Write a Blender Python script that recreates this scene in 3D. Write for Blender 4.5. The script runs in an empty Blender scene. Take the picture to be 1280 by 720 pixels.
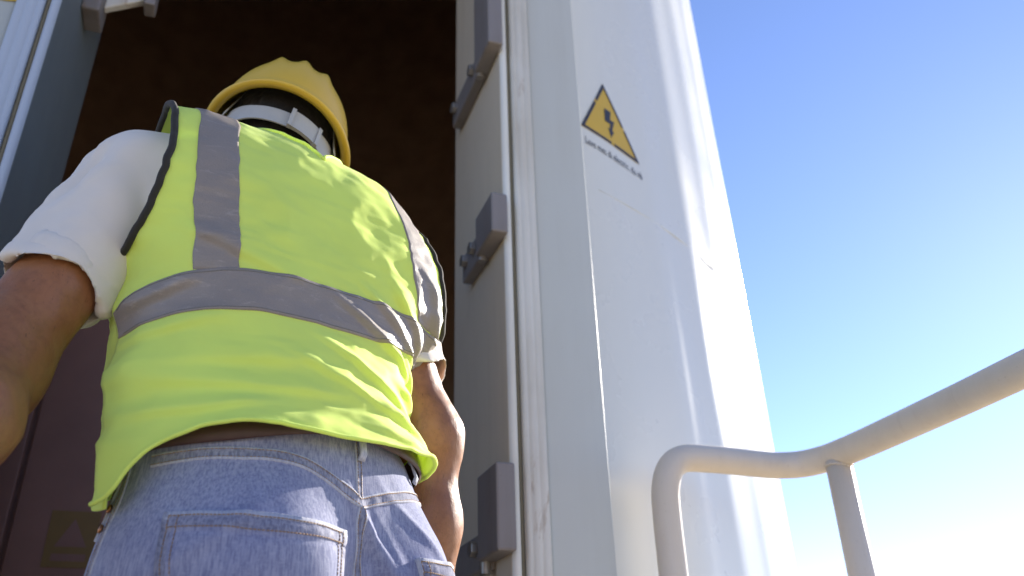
import bpy, bmesh, math, random
import numpy as np
from math import sin, cos, radians, pi, atan2, sqrt, tan
from mathutils import Vector, Matrix

random.seed(7)
S = bpy.context.scene
COL = S.collection

# ------------------------------------------------------------------ camera, light, exposure
PX = 1280.0
FPX = 1050.0
HEAD, PITCH, ROLL = radians(20.4), radians(27.6), radians(1.7)
CAM = np.array([0.0, -1.3, 0.77])
SUN_AZ, SUN_EL = 59.5, 24.0          # azimuth from +Y towards +X
SKY_STRENGTH, SUN_STRENGTH, EXPOSURE = 0.081, 4.0, 1.92


def setup_view():
    f = Vector((sin(HEAD) * cos(PITCH), cos(HEAD) * cos(PITCH), sin(PITCH)))
    r = Vector((cos(HEAD), -sin(HEAD), 0.0))
    u = r.cross(f)
    r2 = r * cos(ROLL) - u * sin(ROLL)
    u2 = u * cos(ROLL) + r * sin(ROLL)
    cam = bpy.data.cameras.new('camera')
    cam.sensor_width = 36.0
    cam.lens = 36.0 * FPX / PX
    cam.clip_start = 0.02
    cam.clip_end = 4000.0
    cam.dof.use_dof = True
    cam.dof.focus_distance = 1.0
    cam.dof.aperture_fstop = 4.5
    o = bpy.data.objects.new('camera', cam)
    COL.objects.link(o)
    m = Matrix(((r2.x, u2.x, -f.x, CAM[0]), (r2.y, u2.y, -f.y, CAM[1]), (r2.z, u2.z, -f.z, CAM[2]), (0, 0, 0, 1)))
    o.matrix_world = m
    S.camera = o
    w = bpy.data.worlds.new('World')
    S.world = w
    w.use_nodes = True
    nt = w.node_tree
    bg = nt.nodes['Background']
    sky = nt.nodes.new('ShaderNodeTexSky')
    sky.sky_type = 'NISHITA'
    sky.sun_disc = False
    sky.sun_elevation = radians(SUN_EL)
    sky.sun_rotation = radians(SUN_AZ)
    sky.altitude = 100.0
    sky.air_density = 0.7
    sky.dust_density = 0.035
    sky.ozone_density = 4.0
    wb = nt.nodes.new('ShaderNodeVectorMath')          # white balance of the whole sky, towards violet
    wb.operation = 'MULTIPLY'
    wb.inputs[1].default_value = (1.09, 0.94, 0.97)
    nt.links.new(sky.outputs[0], wb.inputs[0])
    nt.links.new(wb.outputs[0], bg.inputs[0])
    bg.inputs[1].default_value = SKY_STRENGTH
    sd = bpy.data.lights.new('sun', 'SUN')
    sd.energy = SUN_STRENGTH
    sd.angle = radians(0.53)
    sd.color = (1.0, 0.93, 0.82)
    so = bpy.data.objects.new('sun', sd)
    COL.objects.link(so)
    d = Vector((sin(radians(SUN_AZ)) * cos(radians(SUN_EL)), cos(radians(SUN_AZ)) * cos(radians(SUN_EL)), sin(radians(SUN_EL))))
    so.rotation_euler = d.to_track_quat('Z', 'Y').to_euler()
    so.location = d * 30
    S.view_settings.view_transform = 'Standard'
    S.view_settings.look = 'None'
    S.view_settings.gamma = 1.0
    S.view_settings.exposure = EXPOSURE
    S.render.engine = 'CYCLES'
    S.cycles.use_denoising = True
    S.cycles.max_bounces = 8


setup_view()

# ------------------------------------------------------------------ materials


def srgb(r, g, b):
    f = lambda c: c / 12.92 if c <= 0.04045 else ((c + 0.055) / 1.055) ** 2.4
    return (f(r / 255), f(g / 255), f(b / 255), 1)


class NT:
    """small wrapper for building node trees"""

    def __init__(self, name, rough=0.6, col=(.5, .5, .5, 1), metallic=0.0, spec=0.5):
        self.m = bpy.data.materials.new(name)
        self.m.use_nodes = True
        self.t = self.m.node_tree
        self.b = self.t.nodes['Principled BSDF']
        self.b.inputs['Roughness'].default_value = rough
        self.b.inputs['Base Color'].default_value = col
        self.b.inputs['Metallic'].default_value = metallic
        self.b.inputs['Specular IOR Level'].default_value = spec

    def n(self, kind, **kw):
        nd = self.t.nodes.new(kind)
        for k, v in kw.items():
            if k in nd.inputs.keys() if hasattr(nd.inputs, 'keys') else False:
                nd.inputs[k].default_value = v
            else:
                setattr(nd, k, v)
        return nd

    def l(self, a, b):
        self.t.links.new(a, b)

    def coords(self, scale=(1, 1, 1), rot=(0, 0, 0), kind='Object'):
        tc = self.n('ShaderNodeTexCoord')
        mp = self.n('ShaderNodeMapping')
        mp.inputs['Scale'].default_value = scale
        mp.inputs['Rotation'].default_value = rot
        self.l(tc.outputs[kind], mp.inputs['Vector'])
        return mp.outputs['Vector']

    def noise(self, vec, scale, detail=4, rough=0.55, dist=0.0):
        nd = self.n('ShaderNodeTexNoise')
        nd.inputs['Scale'].default_value = scale
        nd.inputs['Detail'].default_value = detail
        nd.inputs['Roughness'].default_value = rough
        nd.inputs['Distortion'].default_value = dist
        self.l(vec, nd.inputs['Vector'])
        return nd.outputs['Fac']

    def ramp(self, fac, stops):
        r = self.n('ShaderNodeValToRGB')
        e = r.color_ramp.elements
        while len(e) < len(stops):
            e.new(0.5)
        for i, (p, c) in enumerate(stops):
            e[i].position = p
            e[i].color = c if len(c) == 4 else (*c, 1)
        self.l(fac, r.inputs['Fac'])
        return r.outputs['Color']

    def mix(self, fac, a, b, mode='MIX'):
        m = self.n('ShaderNodeMix', data_type='RGBA', blend_type=mode)
        for s, v in ((0, fac), (6, a), (7, b)):
            if isinstance(v, (int, float)):
                m.inputs[s].default_value = v
            elif isinstance(v, tuple):
                m.inputs[s].default_value = v
            else:
                self.l(v, m.inputs[s])
        return m.outputs[2]

    def math(self, op, a, b=0.0):
        m = self.n('ShaderNodeMath', operation=op)
        for s, v in ((0, a), (1, b)):
            if isinstance(v, (int, float)):
                m.inputs[s].default_value = v
            else:
                self.l(v, m.inputs[s])
        return m.outputs[0]

    def bump(self, h, strength=0.2, dist=0.002, prev=None):
        b = self.n('ShaderNodeBump')
        b.inputs['Strength'].default_value = strength
        b.inputs['Distance'].default_value = dist
        self.l(h, b.inputs['Height'])
        if prev is not None:
            self.l(prev, b.inputs['Normal'])
        return b.outputs['Normal']

    def col(self, c):
        self.l(c, self.b.inputs['Base Color'])
        return self

    def nrm(self, n):
        self.l(n, self.b.inputs['Normal'])
        return self


def mat_paint(name, base, dirt, rough=0.32, streak=0.5, rust=0.0, wave=0.0):
    """industrial paint with vertical run-off streaks, faint orange-peel and wear"""
    a = NT(name, rough)
    v = a.coords((1, 1, 0.06))
    st = a.noise(v, 26, 6, 0.65)
    v2 = a.coords()
    bl = a.noise(v2, 3.0, 5)
    fac = a.math('MULTIPLY', st, bl)
    c = a.mix(a.ramp(fac, [(0.22, (0, 0, 0)), (0.5, (streak, streak, streak))]), base, dirt)
    sp = a.noise(v2, 140, 3)
    c = a.mix(a.ramp(sp, [(0.66, (0, 0, 0)), (0.76, (.35, .35, .35))]), c, dirt)
    if rust > 0:
        rs = a.noise(a.coords((1, 1, 0.25)), 22, 6, 0.7, 0.6)
        c = a.mix(a.ramp(rs, [(0.60, (0, 0, 0)), (0.72, (rust, rust, rust))]), c, srgb(138, 104, 66))
    a.col(c)
    rg = a.ramp(bl, [(0.3, (rough * .8,) * 3), (0.7, (rough * 1.35,) * 3)])
    a.l(rg, a.b.inputs['Roughness'])
    n = a.bump(a.noise(v2, 420, 2), 0.05, 0.001)
    if wave > 0:
        wv = a.noise(a.coords((1, 1, 0.045)), 7.0, 3, 0.5)
        n = a.bump(wv, wave, 0.02, n)
    a.nrm(n)
    return a.m


def mat_cloth(name, base, shade=None, weave=900, rough=0.85, bump=0.25, sheen=0.2, mottling=0.1, trans=0.0):
    a = NT(name, rough, base, spec=0.25)
    v = a.coords()
    lo = a.noise(v, 9, 4)
    dark = tuple(x * (1 - mottling) for x in base[:3]) + (1,)
    c = a.mix(a.ramp(lo, [(0.35, (1, 1, 1)), (0.65, (0, 0, 0))]), base, dark)
    fi = a.noise(v, weave, 2)
    c = a.mix(a.math('MULTIPLY', fi, 0.22), c, tuple(x * .72 for x in base[:3]) + (1,))
    a.col(c)
    h = a.noise(v, weave * .8, 2)
    a.nrm(a.bump(a.noise(v, 55, 4), bump * .5, 0.0015, a.bump(h, bump, 0.0006)))
    a.b.inputs['Sheen Weight'].default_value = sheen
    a.b.inputs['Sheen Roughness'].default_value = 0.5
    if trans:
        tr = a.n('ShaderNodeBsdfTranslucent')
        a.l(c, tr.inputs['Color'])
        mx = a.n('ShaderNodeMixShader')
        mx.inputs[0].default_value = trans
        a.l(a.b.outputs[0], mx.inputs[1])
        a.l(tr.outputs[0], mx.inputs[2])
        out = a.t.nodes['Material Output']
        a.l(mx.outputs[0], out.inputs['Surface'])
    return a.m


def mat_denim(name, base, light, dark):
    a = NT(name, 1.0, base, spec=0.05)
    v = a.coords()
    warp = a.noise(a.coords((1, 1, 0.10)), 520, 3, 0.7)      # slub running down the leg
    weft = a.noise(a.coords((.25, .25, 1)), 700, 2, 0.6)
    fade = a.noise(v, 5.0, 5, 0.6, 0.4)
    c = a.mix(a.ramp(fade, [(0.33, (0, 0, 0)), (0.68, (1, 1, 1))]), base, light)
    c = a.mix(a.ramp(warp, [(0.38, (.65, .65, .65)), (0.60, (0, 0, 0))]), c, dark)
    c = a.mix(a.ramp(weft, [(0.52, (0, 0, 0)), (0.72, (.4, .4, .4))]), c, light)
    a.col(c)
    n = a.bump(warp, 0.35, 0.0006)
    n = a.bump(a.noise(v, 60, 4), 0.25, 0.002, n)
    a.nrm(n)
    a.b.inputs['Sheen Weight'].default_value = 0.15
    return a.m


def mat_skin(name, base, warm):
    a = NT(name, 0.42, base, spec=0.45)
    v = a.coords()
    c = a.mix(a.ramp(a.noise(v, 14, 5), [(0.38, (0, 0, 0)), (0.62, (1, 1, 1))]), base, warm)
    c = a.mix(a.math('MULTIPLY', a.ramp(a.noise(v, 160, 3), [(0.5, (0, 0, 0)), (0.75, (1, 1, 1))]), 0.35), c,
              tuple(x * .6 for x in base[:3]) + (1,))
    a.col(c)
    big = a.noise(a.coords((1, 1, .5)), 32, 6, .7, 1.2)
    c = a.mix(a.ramp(big, [(0.45, (0, 0, 0)), (0.75, (.6, .6, .6))]), c, tuple(x * .62 for x in base[:3]) + (1,))
    a.col(c)
    hair = a.noise(a.coords((1, 1, .12), (.5, .25, 0)), 700, 2, .6)
    c2 = a.mix(a.ramp(hair, [(0.66, (0, 0, 0)), (0.74, (.75, .75, .75))]), c, tuple(x * .25 for x in base[:3]) + (1,))
    a.col(c2)
    vo = a.n('ShaderNodeTexVoronoi')
    vo.inputs['Scale'].default_value = 420
    a.l(v, vo.inputs['Vector'])
    a.nrm(a.bump(a.noise(v, 90, 4), 0.18, 0.002, a.bump(vo.outputs['Distance'], 0.18, 0.0006)))
    a.b.inputs['Subsurface Weight'].default_value = 0.12
    a.b.inputs['Subsurface Radius'].default_value = (0.01, 0.004, 0.002)
    a.b.inputs['Subsurface Scale'].default_value = 0.6
    return a.m


def mat_simple(name, base, rough=0.5, metallic=0.0, var=0.12, scale=30, bump=0.1):
    a = NT(name, rough, base, metallic)
    v = a.coords()
    c = a.mix(a.noise(v, scale, 5), base, tuple(x * (1 - var * 2.2) for x in base[:3]) + (1,))
    a.col(c)
    a.nrm(a.bump(a.noise(v, scale * 8, 3), bump, 0.001))
    return a.m


def mat_tape(name, base, rough=0.5, metallic=0.0, var=.08, scale=14, bump=.12):
    a = NT(name, rough, base, metallic)
    v = a.coords()
    c = a.mix(a.noise(v, 16, 6, .7), base, tuple(x * .72 for x in base[:3]) + (1,))
    cr = a.noise(a.coords((1, 1, 3.2)), 34, 5, .7, .8)
    c = a.mix(a.ramp(cr, [(0.56, (0, 0, 0)), (0.66, (.5, .5, .5))]), c, tuple(min(1, x * 1.35) for x in base[:3]) + (1,))
    vo = a.n('ShaderNodeTexVoronoi')
    vo.inputs['Scale'].default_value = 620
    a.l(v, vo.inputs['Vector'])
    c = a.mix(a.math('MULTIPLY', vo.outputs['Distance'], .35), c, tuple(x * .6 for x in base[:3]) + (1,))
    a.col(c)
    n = a.bump(cr, .35, .0015)
    a.nrm(a.bump(vo.outputs['Distance'], .25, .0005, n))
    return a.m


M = {}
M['tower'] = mat_paint('tower_paint', (.665, .665, .60, 1), (.57, .56, .49, 1), 0.27, 0.15, wave=0.05)
M['plate'] = mat_paint('frame_plate_paint', (.52, .525, .475, 1), (.42, .41, .35, 1), 0.4, 0.35)
M['flange'] = mat_paint('flange_paint', (.65, .625, .55, 1), (.38, .33, .24, 1), 0.45, 0.75, rust=0.7)
M['reveal'] = mat_paint('reveal_paint', (.70, .60, .45, 1), (.54, .45, .32, 1), 0.42, 0.5, rust=0.12)
M['lip'] = mat_paint('lip_paint', (.74, .72, .64, 1), (.52, .47, .36, 1), 0.42, 0.6, rust=0.5)
M['jamb_shaded'] = mat_paint('jamb_shade_sky_tint', (.17, .20, .21, 1), (.13, .15, .15, 1), 0.4, 0.4)  # left reveal: shade and blue sky reflection put into the colour
M['flange_sky'] = mat_paint('flange_sky_tint', (.40, .45, .52, 1), (.33, .37, .42, 1), 0.4, 0.4)  # left flange and lip: sky reflection put into the colour
M['plate_shaded'] = mat_paint('plate_painted_shade', (.42, .44, .41, 1), (.34, .35, .32, 1), 0.4, 0.4)  # left plate: weaker light on that side painted in as a darker tone
M['gasket'] = mat_simple('rubber_gasket', (.20, .175, .11, 1), 0.7, 0, .15, 60)
M['catch'] = mat_paint('worn_bracket_paint', (.225, .20, .185, 1), (.14, .11, .085, 1), 0.5, 0.8, rust=.55)
M['bolt'] = mat_simple('bolt_steel', (.42, .38, .33, 1), 0.4, 0.7, .15, 60)
M['interior'] = mat_simple('interior_primer', (.68, .44, .27, 1), 0.6, 0, .2, 6)
M['cabinet'] = mat_simple('cabinet_paint', (.34, .17, .13, 1), 0.5, 0, .2, 6)
M['yellow'] = mat_simple('sign_yellow', (.62, .40, .03, 1), 0.45, 0, .06, 25, .03)
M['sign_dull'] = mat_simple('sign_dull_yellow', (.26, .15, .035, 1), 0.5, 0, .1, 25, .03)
M['black'] = mat_simple('print_black', (.035, .033, .04, 1), 0.5, 0, .1, 80, .03)
M['rail'] = mat_paint('rail_paint', (.65, .565, .46, 1), (.46, .38, .28, 1), 0.42, 0.35, rust=0.12)
M['platform'] = mat_simple('galvanised_steel', (.42, .43, .43, 1), 0.5, 0.6, .15, 18, .2)
M['ground'] = mat_simple('dry_gravel', (.56, .47, .34, 1), 0.95, 0, .25, 6, .8)
M['vest'] = mat_cloth('hi_vis_fabric', (.86, 1.0, .21, 1), weave=1400, rough=.75, bump=.18, sheen=.1, mottling=.06, trans=.28)
M['piping'] = mat_cloth('dark_piping', (.032, .028, .022, 1), weave=1600, rough=.8, sheen=.1)
M['stripe'] = mat_tape('reflective_tape', (.30, .255, .215, 1), 0.5, 0.0, .08, 14, .12)
M['tape_thread'] = mat_simple('grey_thread', (.20, .19, .17, 1), .8, 0, .2, 300)
M['shirt'] = mat_cloth('white_jersey', (.76, .69, .60, 1), weave=1500, rough=.9, bump=.22, sheen=.25, mottling=.05, trans=.08)
M['denim'] = mat_denim('washed_denim', (.20, .212, .325, 1), (.36, .37, .46, 1), (.11, .12, .22, 1))
M['denim_edge'] = mat_denim('worn_denim_edge', (.40, .40, .46, 1), (.52, .52, .55, 1), (.22, .24, .33, 1))
M['denim_pucker'] = mat_denim('puckered_denim', (.17, .175, .25, 1), (.36, .36, .42, 1), (.075, .08, .14, 1))
M['thread'] = mat_simple('tan_thread', (.36, .21, .09, 1), 0.8, 0, .2, 200)
M['leather'] = mat_simple('brown_leather', (.075, .032, .024, 1), 0.5, 0, .2, 40, .3)
M['skin'] = mat_skin('skin', (.245, .096, .036, 1), (.32, .135, .055, 1))
M['hair'] = mat_cloth('black_hair', (.012, .009, .007, 1), weave=500, rough=.7, bump=.9, sheen=.1)
M['helmet'] = mat_simple('yellow_shell', (.68, .44, .045, 1), 0.33, 0, .05, 12, .03)
M['strap'] = mat_simple('white_nylon', (.46, .45, .42, 1), 0.5, 0, .07, 60, .06)
M['eye'] = mat_simple('eye_white', (.6, .58, .54, 1), 0.2)
M['copper'] = mat_simple('copper_rivet', (.45, .20, .09, 1), 0.35, 0.9)
M['boot'] = mat_simple('boot_leather', (.16, .095, .05, 1), 0.6, 0, .2, 30, .3)

# ------------------------------------------------------------------ object helpers


def tag(o, label=None, cat=None, group=None, kind=None):
    for k, v in (('label', label), ('category', cat), ('group', group), ('kind', kind)):
        if v:
            o[k] = v
    return o


def empty(name, loc=(0, 0, 0), rotz=0.0):
    o = bpy.data.objects.new(name, None)
    o.empty_display_size = 0.1
    o.location = loc
    o.rotation_euler = (0, 0, rotz)
    COL.objects.link(o)
    return o


def mesh_obj(name, verts, faces, mat, parent=None, smooth=True, mats=None, fmat=None):
    """verts are in the parent's space (parents are unscaled Empties or meshes)"""
    me = bpy.data.meshes.new(name)
    me.from_pydata([tuple(map(float, v)) for v in verts], [], [tuple(map(int, f)) for f in faces])
    for m in (mats or [mat]):
        me.materials.append(m)
    if fmat is not None:
        me.polygons.foreach_set('material_index', np.asarray(fmat, dtype=np.int32))
    me.polygons.foreach_set('use_smooth', np.full(len(me.polygons), smooth))
    me.update()
    o = bpy.data.objects.new(name, me)
    COL.objects.link(o)
    if parent:
        o.parent = parent
    return o


def bm_obj(name, bm, mat, parent=None, smooth=False, bevel=0.0, seg=2):
    if bevel > 0:
        bmesh.ops.bevel(bm, geom=list(bm.edges), offset=bevel, segments=seg, affect='EDGES', profile=0.5)
    bmesh.ops.recalc_face_normals(bm, faces=bm.faces)
    me = bpy.data.meshes.new(name)
    bm.to_mesh(me)
    bm.free()
    me.materials.append(mat)
    me.polygons.foreach_set('use_smooth', np.full(len(me.polygons), smooth))
    o = bpy.data.objects.new(name, me)
    COL.objects.link(o)
    if parent:
        o.parent = parent
    return o


def box_bm(bm, x0, x1, y0, y1, z0, z1):
    r = bmesh.ops.create_cube(bm, size=1.0)
    for v in r['verts']:
        v.co = Vector((x0 + (v.co.x + .5) * (x1 - x0), y0 + (v.co.y + .5) * (y1 - y0), z0 + (v.co.z + .5) * (z1 - z0)))
    return r['verts']


def box(name, x0, x1, y0, y1, z0, z1, mat, parent=None, bevel=0.003):
    bm = bmesh.new()
    box_bm(bm, x0, x1, y0, y1, z0, z1)
    return bm_obj(name, bm, mat, parent, bevel=bevel)


def cyl_bm(bm, a, b, r, n=16, r2=None):
    a, b = Vector(a), Vector(b)
    d = b - a
    q = d.to_track_quat('Z', 'Y').to_matrix().to_4x4()
    q.translation = (a + b) / 2
    bmesh.ops.create_cone(bm, cap_ends=True, segments=n, radius1=r, radius2=r if r2 is None else r2, depth=d.length, matrix=q)


def catmull(pts, n=10):
    P = [np.array(p, float) for p in pts]
    P = [2 * P[0] - P[1]] + P + [2 * P[-1] - P[-2]]
    out = []
    for i in range(1, len(P) - 2):
        for k in range(n):
            t = k / n
            a, b, c, d = P[i - 1], P[i], P[i + 1], P[i + 2]
            out.append(.5 * ((2 * b) + (c - a) * t + (2 * a - 5 * b + 4 * c - d) * t * t + (3 * b - a - 3 * c + d) * t ** 3))
    out.append(P[-2])
    return np.array(out)


def tube_geo(path, r, n=16, caps=True):
    path = np.asarray(path, float)
    T = np.gradient(path, axis=0)
    T /= np.linalg.norm(T, axis=1)[:, None] + 1e-12
    u = np.cross(T[0], [0.31, .17, .93])
    u /= np.linalg.norm(u)
    V, Fc = [], []
    rr = np.broadcast_to(np.asarray(r, float), (len(path),))
    for i, p in enumerate(path):
        u = u - T[i] * (u @ T[i])
        u /= np.linalg.norm(u)
        w = np.cross(T[i], u)
        for k in range(n):
            a = 2 * pi * k / n
            V.append(p + rr[i] * (u * cos(a) + w * sin(a)))
    for i in range(len(path) - 1):
        for k in range(n):
            Fc.append((i * n + k, i * n + (k + 1) % n, (i + 1) * n + (k + 1) % n, (i + 1) * n + k))
    if caps:
        Fc.append(tuple(range(n))[::-1])
        Fc.append(tuple((len(path) - 1) * n + k for k in range(n)))
    return V, Fc


def tube(name, path, r, mat, parent=None, n=16):
    V, Fc = tube_geo(path, r, n)
    return mesh_obj(name, V, Fc, mat, parent)


def grid_faces(nu, nv, wrap=False, off=0):
    f = []
    for i in range(nu - 1):
        for j in range(nv - (0 if wrap else 1)):
            j2 = (j + 1) % nv
            f.append((off + i * nv + j, off + (i + 1) * nv + j, off + (i + 1) * nv + j2, off + i * nv + j2))
    return f


# numpy value noise
_tab = np.random.RandomState(3).rand(32, 32, 32).astype(np.float32) * 2 - 1


def vnoise(p, s=1.0, o=0.0):
    p = np.asarray(p, float) * s + o
    i = np.floor(p).astype(int)
    f = p - i
    f = f * f * f * (f * (f * 6 - 15) + 10)
    r = 0
    for dx in (0, 1):
        for dy in (0, 1):
            for dz in (0, 1):
                w = (f[..., 0] if dx else 1 - f[..., 0]) * (f[..., 1] if dy else 1 - f[..., 1]) * (f[..., 2] if dz else 1 - f[..., 2])
                r = r + w * _tab[(i[..., 0] + dx) % 32, (i[..., 1] + dy) % 32, (i[..., 2] + dz) % 32]
    return r


def fbm(p, s, n=3, o=0.0):
    return sum(vnoise(p, s * 2 ** k, o + 7.3 * k) * .5 ** k for k in range(n))


def sstep(a, b, x):
    t = np.clip((np.asarray(x, float) - a) / (b - a), 0, 1)
    return t * t * (3 - 2 * t)


# ------------------------------------------------------------------ signed-distance modelling (bodies, clothes)


class Cone:
    def __init__(self, a, b, r1, r2, k=0.02):
        self.a, self.b, self.r1, self.r2, self.k = np.array(a, float), np.array(b, float), r1, r2, k

    def d(self, p):
        ba = self.b - self.a
        pa = p - self.a
        t = np.clip(pa @ ba / (ba @ ba), 0, 1)
        return np.linalg.norm(pa - t[..., None] * ba, axis=-1) - (self.r1 + (self.r2 - self.r1) * t)

    def bounds(self):
        r = max(self.r1, self.r2)
        return np.minimum(self.a, self.b) - r, np.maximum(self.a, self.b) + r


class Ell:
    def __init__(self, c, ax, rad, k=0.02):
        self.c, self.ax, self.rad, self.k = np.array(c, float), np.array(ax, float), np.array(rad, float), k

    def d(self, p):
        q = (p - self.c) @ self.ax.T
        k0 = np.linalg.norm(q / self.rad, axis=-1)
        k1 = np.linalg.norm(q / self.rad ** 2, axis=-1)
        return k0 * (k0 - 1) / (k1 + 1e-9)

    def bounds(self):
        e = np.sqrt(((self.ax * self.rad[:, None]) ** 2).sum(0))
        return self.c - e, self.c + e


def smin(a, b, k):
    h = np.maximum(k - np.abs(a - b), 0) / k
    return np.minimum(a, b) - h * h * k * .25


def sdf(prims, p, kk=None, grow=0.0):
    p = np.asarray(p, float)
    r = np.full(p.shape[:-1], 9.0)
    for q in prims:
        r = smin(r, q.d(p), kk or q.k)
    return r - grow


def sdf_grid(prims, lo, hi, h, kk=None, margin=0.05):
    n = np.ceil((np.array(hi) - lo) / h).astype(int) + 1
    G = np.full(n, 1.0, dtype=np.float32)
    ax = [lo[i] + h * np.arange(n[i]) for i in range(3)]
    for q in prims:
        a, b = q.bounds()
        i0 = np.clip(np.floor((a - margin - lo) / h).astype(int), 0, n)
        i1 = np.clip(np.ceil((b + margin - lo) / h).astype(int) + 1, 0, n)
        if np.any(i1 <= i0):
            continue
        sl = tuple(slice(i0[i], i1[i]) for i in range(3))
        P = np.stack(np.meshgrid(*[ax[i][sl[i]] for i in range(3)], indexing='ij'), -1)
        G[sl] = smin(G[sl], q.d(P), kk or q.k)
    return G, ax


def surface_nets(G, lo, h):
    """naive surface nets: zero level of a grid -> quads"""
    s = G < 0
    nx, ny, nz = G.shape
    cnt = np.zeros((nx - 1, ny - 1, nz - 1), np.int8)
    for dx in (0, 1):
        for dy in (0, 1):
            for dz in (0, 1):
                cnt += s[dx:nx - 1 + dx, dy:ny - 1 + dy, dz:nz - 1 + dz]
    act = (cnt > 0) & (cnt < 8)
    idx = -np.ones(act.shape, np.int64)
    I = np.argwhere(act)
    idx[act] = np.arange(len(I))
    acc = np.zeros((len(I), 3))
    num = np.zeros(len(I))
    corners = [(a, b, c) for a in (0, 1) for b in (0, 1) for c in (0, 1)]
    val = {c: G[I[:, 0] + c[0], I[:, 1] + c[1], I[:, 2] + c[2]].astype(float) for c in corners}
    for c in corners:
        for ax in range(3):
            if c[ax] == 0:
                c2 = list(c)
                c2[ax] = 1
                c2 = tuple(c2)
                v0, v1 = val[c], val[c2]
                m = (v0 < 0) != (v1 < 0)
                t = np.where(m, v0 / np.where(m, v0 - v1, 1), 0)
                q = np.zeros((len(I), 3)) + np.array(c)
                q[:, ax] = t
                acc += q * m[:, None]
                num += m
    V = (I + acc / num[:, None]) * h + np.array(lo)
    Fc = []
    for ax in range(3):
        b, c = (ax + 1) % 3, (ax + 2) % 3
        sl0 = [slice(None)] * 3
        sl1 = [slice(None)] * 3
        sl0[ax] = slice(0, -1)
        sl1[ax] = slice(1, None)
        cr = s[tuple(sl0)] != s[tuple(sl1)]
        E = np.argwhere(cr)
        ok = (E[:, b] > 0) & (E[:, c] > 0) & (E[:, b] < G.shape[b] - 1) & (E[:, c] < G.shape[c] - 1)
        E = E[ok]
        inside = s[E[:, 0], E[:, 1], E[:, 2]]

        def cell(db, dc):
            e = E.copy()
            e[:, b] += db
            e[:, c] += dc
            return idx[e[:, 0], e[:, 1], e[:, 2]]
        q = np.stack([cell(-1, -1), cell(0, -1), cell(0, 0), cell(-1, 0)], 1)
        q[~inside] = q[~inside][:, ::-1]
        Fc.append(q)
    Fc = np.concatenate(Fc)
    Fc = Fc[(Fc >= 0).all(1)]
    return V, Fc


def relax(V, Fc, it=2, lam=0.5):
    e = np.concatenate([Fc[:, [0, 1]], Fc[:, [1, 2]], Fc[:, [2, 3]], Fc[:, [3, 0]]])
    for _ in range(it):
        acc = np.zeros_like(V)
        n = np.zeros(len(V))
        for a, b in ((0, 1), (1, 0)):
            np.add.at(acc, e[:, a], V[e[:, b]])
            np.add.at(n, e[:, a], 1)
        V = V + lam * (acc / np.maximum(n, 1)[:, None] - V)
    return V


def vnormals(V, Fc):
    n = np.cross(V[Fc[:, 2]] - V[Fc[:, 0]], V[Fc[:, 3]] - V[Fc[:, 1]])
    N = np.zeros_like(V)
    for k in range(4):
        np.add.at(N, Fc[:, k], n)
    return N / (np.linalg.norm(N, axis=1)[:, None] + 1e-12)


# ================================================================== THE SETTING
# ground, far below the landing
GZ = -1.9
gm = bmesh.new()
bmesh.ops.create_grid(gm, x_segments=8, y_segments=8, size=1500, matrix=Matrix.Translation((0, 0, GZ)))
tag(bm_obj('ground', gm, M['ground']), kind='structure')

# ---- tower -------------------------------------------------------
TC = np.array([0.05, 1.83])
TR, TAPER, TZ0 = 1.885, 0.013, 0.77


def trad(z):
    return TR - TAPER * (z - TZ0)


def tpt(arc, z, off=0.0):
    """point on the tower's skin; arc = distance round from the door's centre line at eye level"""
    a = arc / 1.88
    r = trad(z) + off
    return np.array([TC[0] + r * sin(a), TC[1] - r * cos(a), z])


tower = tag(empty('wind_turbine_tower', (TC[0], TC[1], GZ)), 'tall white painted steel tower with an open doorway and worn door frame', 'tower')
TL = np.array([TC[0], TC[1], GZ])
DOOR_A = 0.30            # half angle of the opening cut in the shell
DTOP = 3.15


def shell(name, rad, mat, z1=26.0, nz=90, na=720):
    zs = np.concatenate([np.linspace(GZ, 0, 6), np.linspace(0.04, 3.4, 60), np.linspace(3.6, z1, nz - 66)])
    an = np.concatenate([np.linspace(-DOOR_A, DOOR_A, 17), np.linspace(DOOR_A, 2 * pi - DOOR_A, na)[1:-1]])
    V = []
    for z in zs:
        for a in an:
            r = rad(z)
            # long shallow ripples left by rolling and welding the plates
            rp = 0.35 + 0.65 * min(1.0, max(0.0, (abs(a if a < pi else 2 * pi - a) - .42) / .15))
            r += rp * 0.0013 * sin(a * 31 + .6 * sin(z * 1.1)) * (0.5 + 0.5 * sin(a * 7 + z * .35)) + rp * 0.0013 * sin(a * 67 + z * .5) + rp * 0.0005 * sin(a * 143 + z * .9) * (0.5 + 0.5 * sin(a * 11 - z * .5))
            V.append((r * sin(a), -r * cos(a), z - GZ))
    F = []
    n = len(an)
    for i in range(len(zs) - 1):
        for j in range(n):
            j2 = (j + 1) % n
            if j < 16 and -0.01 < zs[i] < DTOP:
                continue
            F.append((i * n + j, i * n + j2, (i + 1) * n + j2, (i + 1) * n + j))
    return mesh_obj(name, V, F, mat, tower)


shell('tower_shell', trad, M['tower'])
shell('inner_wall', lambda z: trad(z) - 0.035, M['interior'])
# circumferential weld seam
zr = 1.82
path = [tpt(a * 1.88, zr, 0.0004) - TL for a in np.linspace(DOOR_A + .07, 2 * pi - DOOR_A - .07, 180)]
tube('weld_seam', path, 0.0009, M['tower'], tower, 8)
fl = bmesh.new()
bmesh.ops.create_circle(fl, cap_ends=True, segments=64, radius=TR - .05, matrix=Matrix.Translation((0, 0, -GZ - 0.02)))
bm_obj('inner_floor', fl, M['interior'], tower)

# ---- door frame : stadium-shaped rings swept round the opening
XL, XR = -0.368, 0.473
ZB = 0.06


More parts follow.
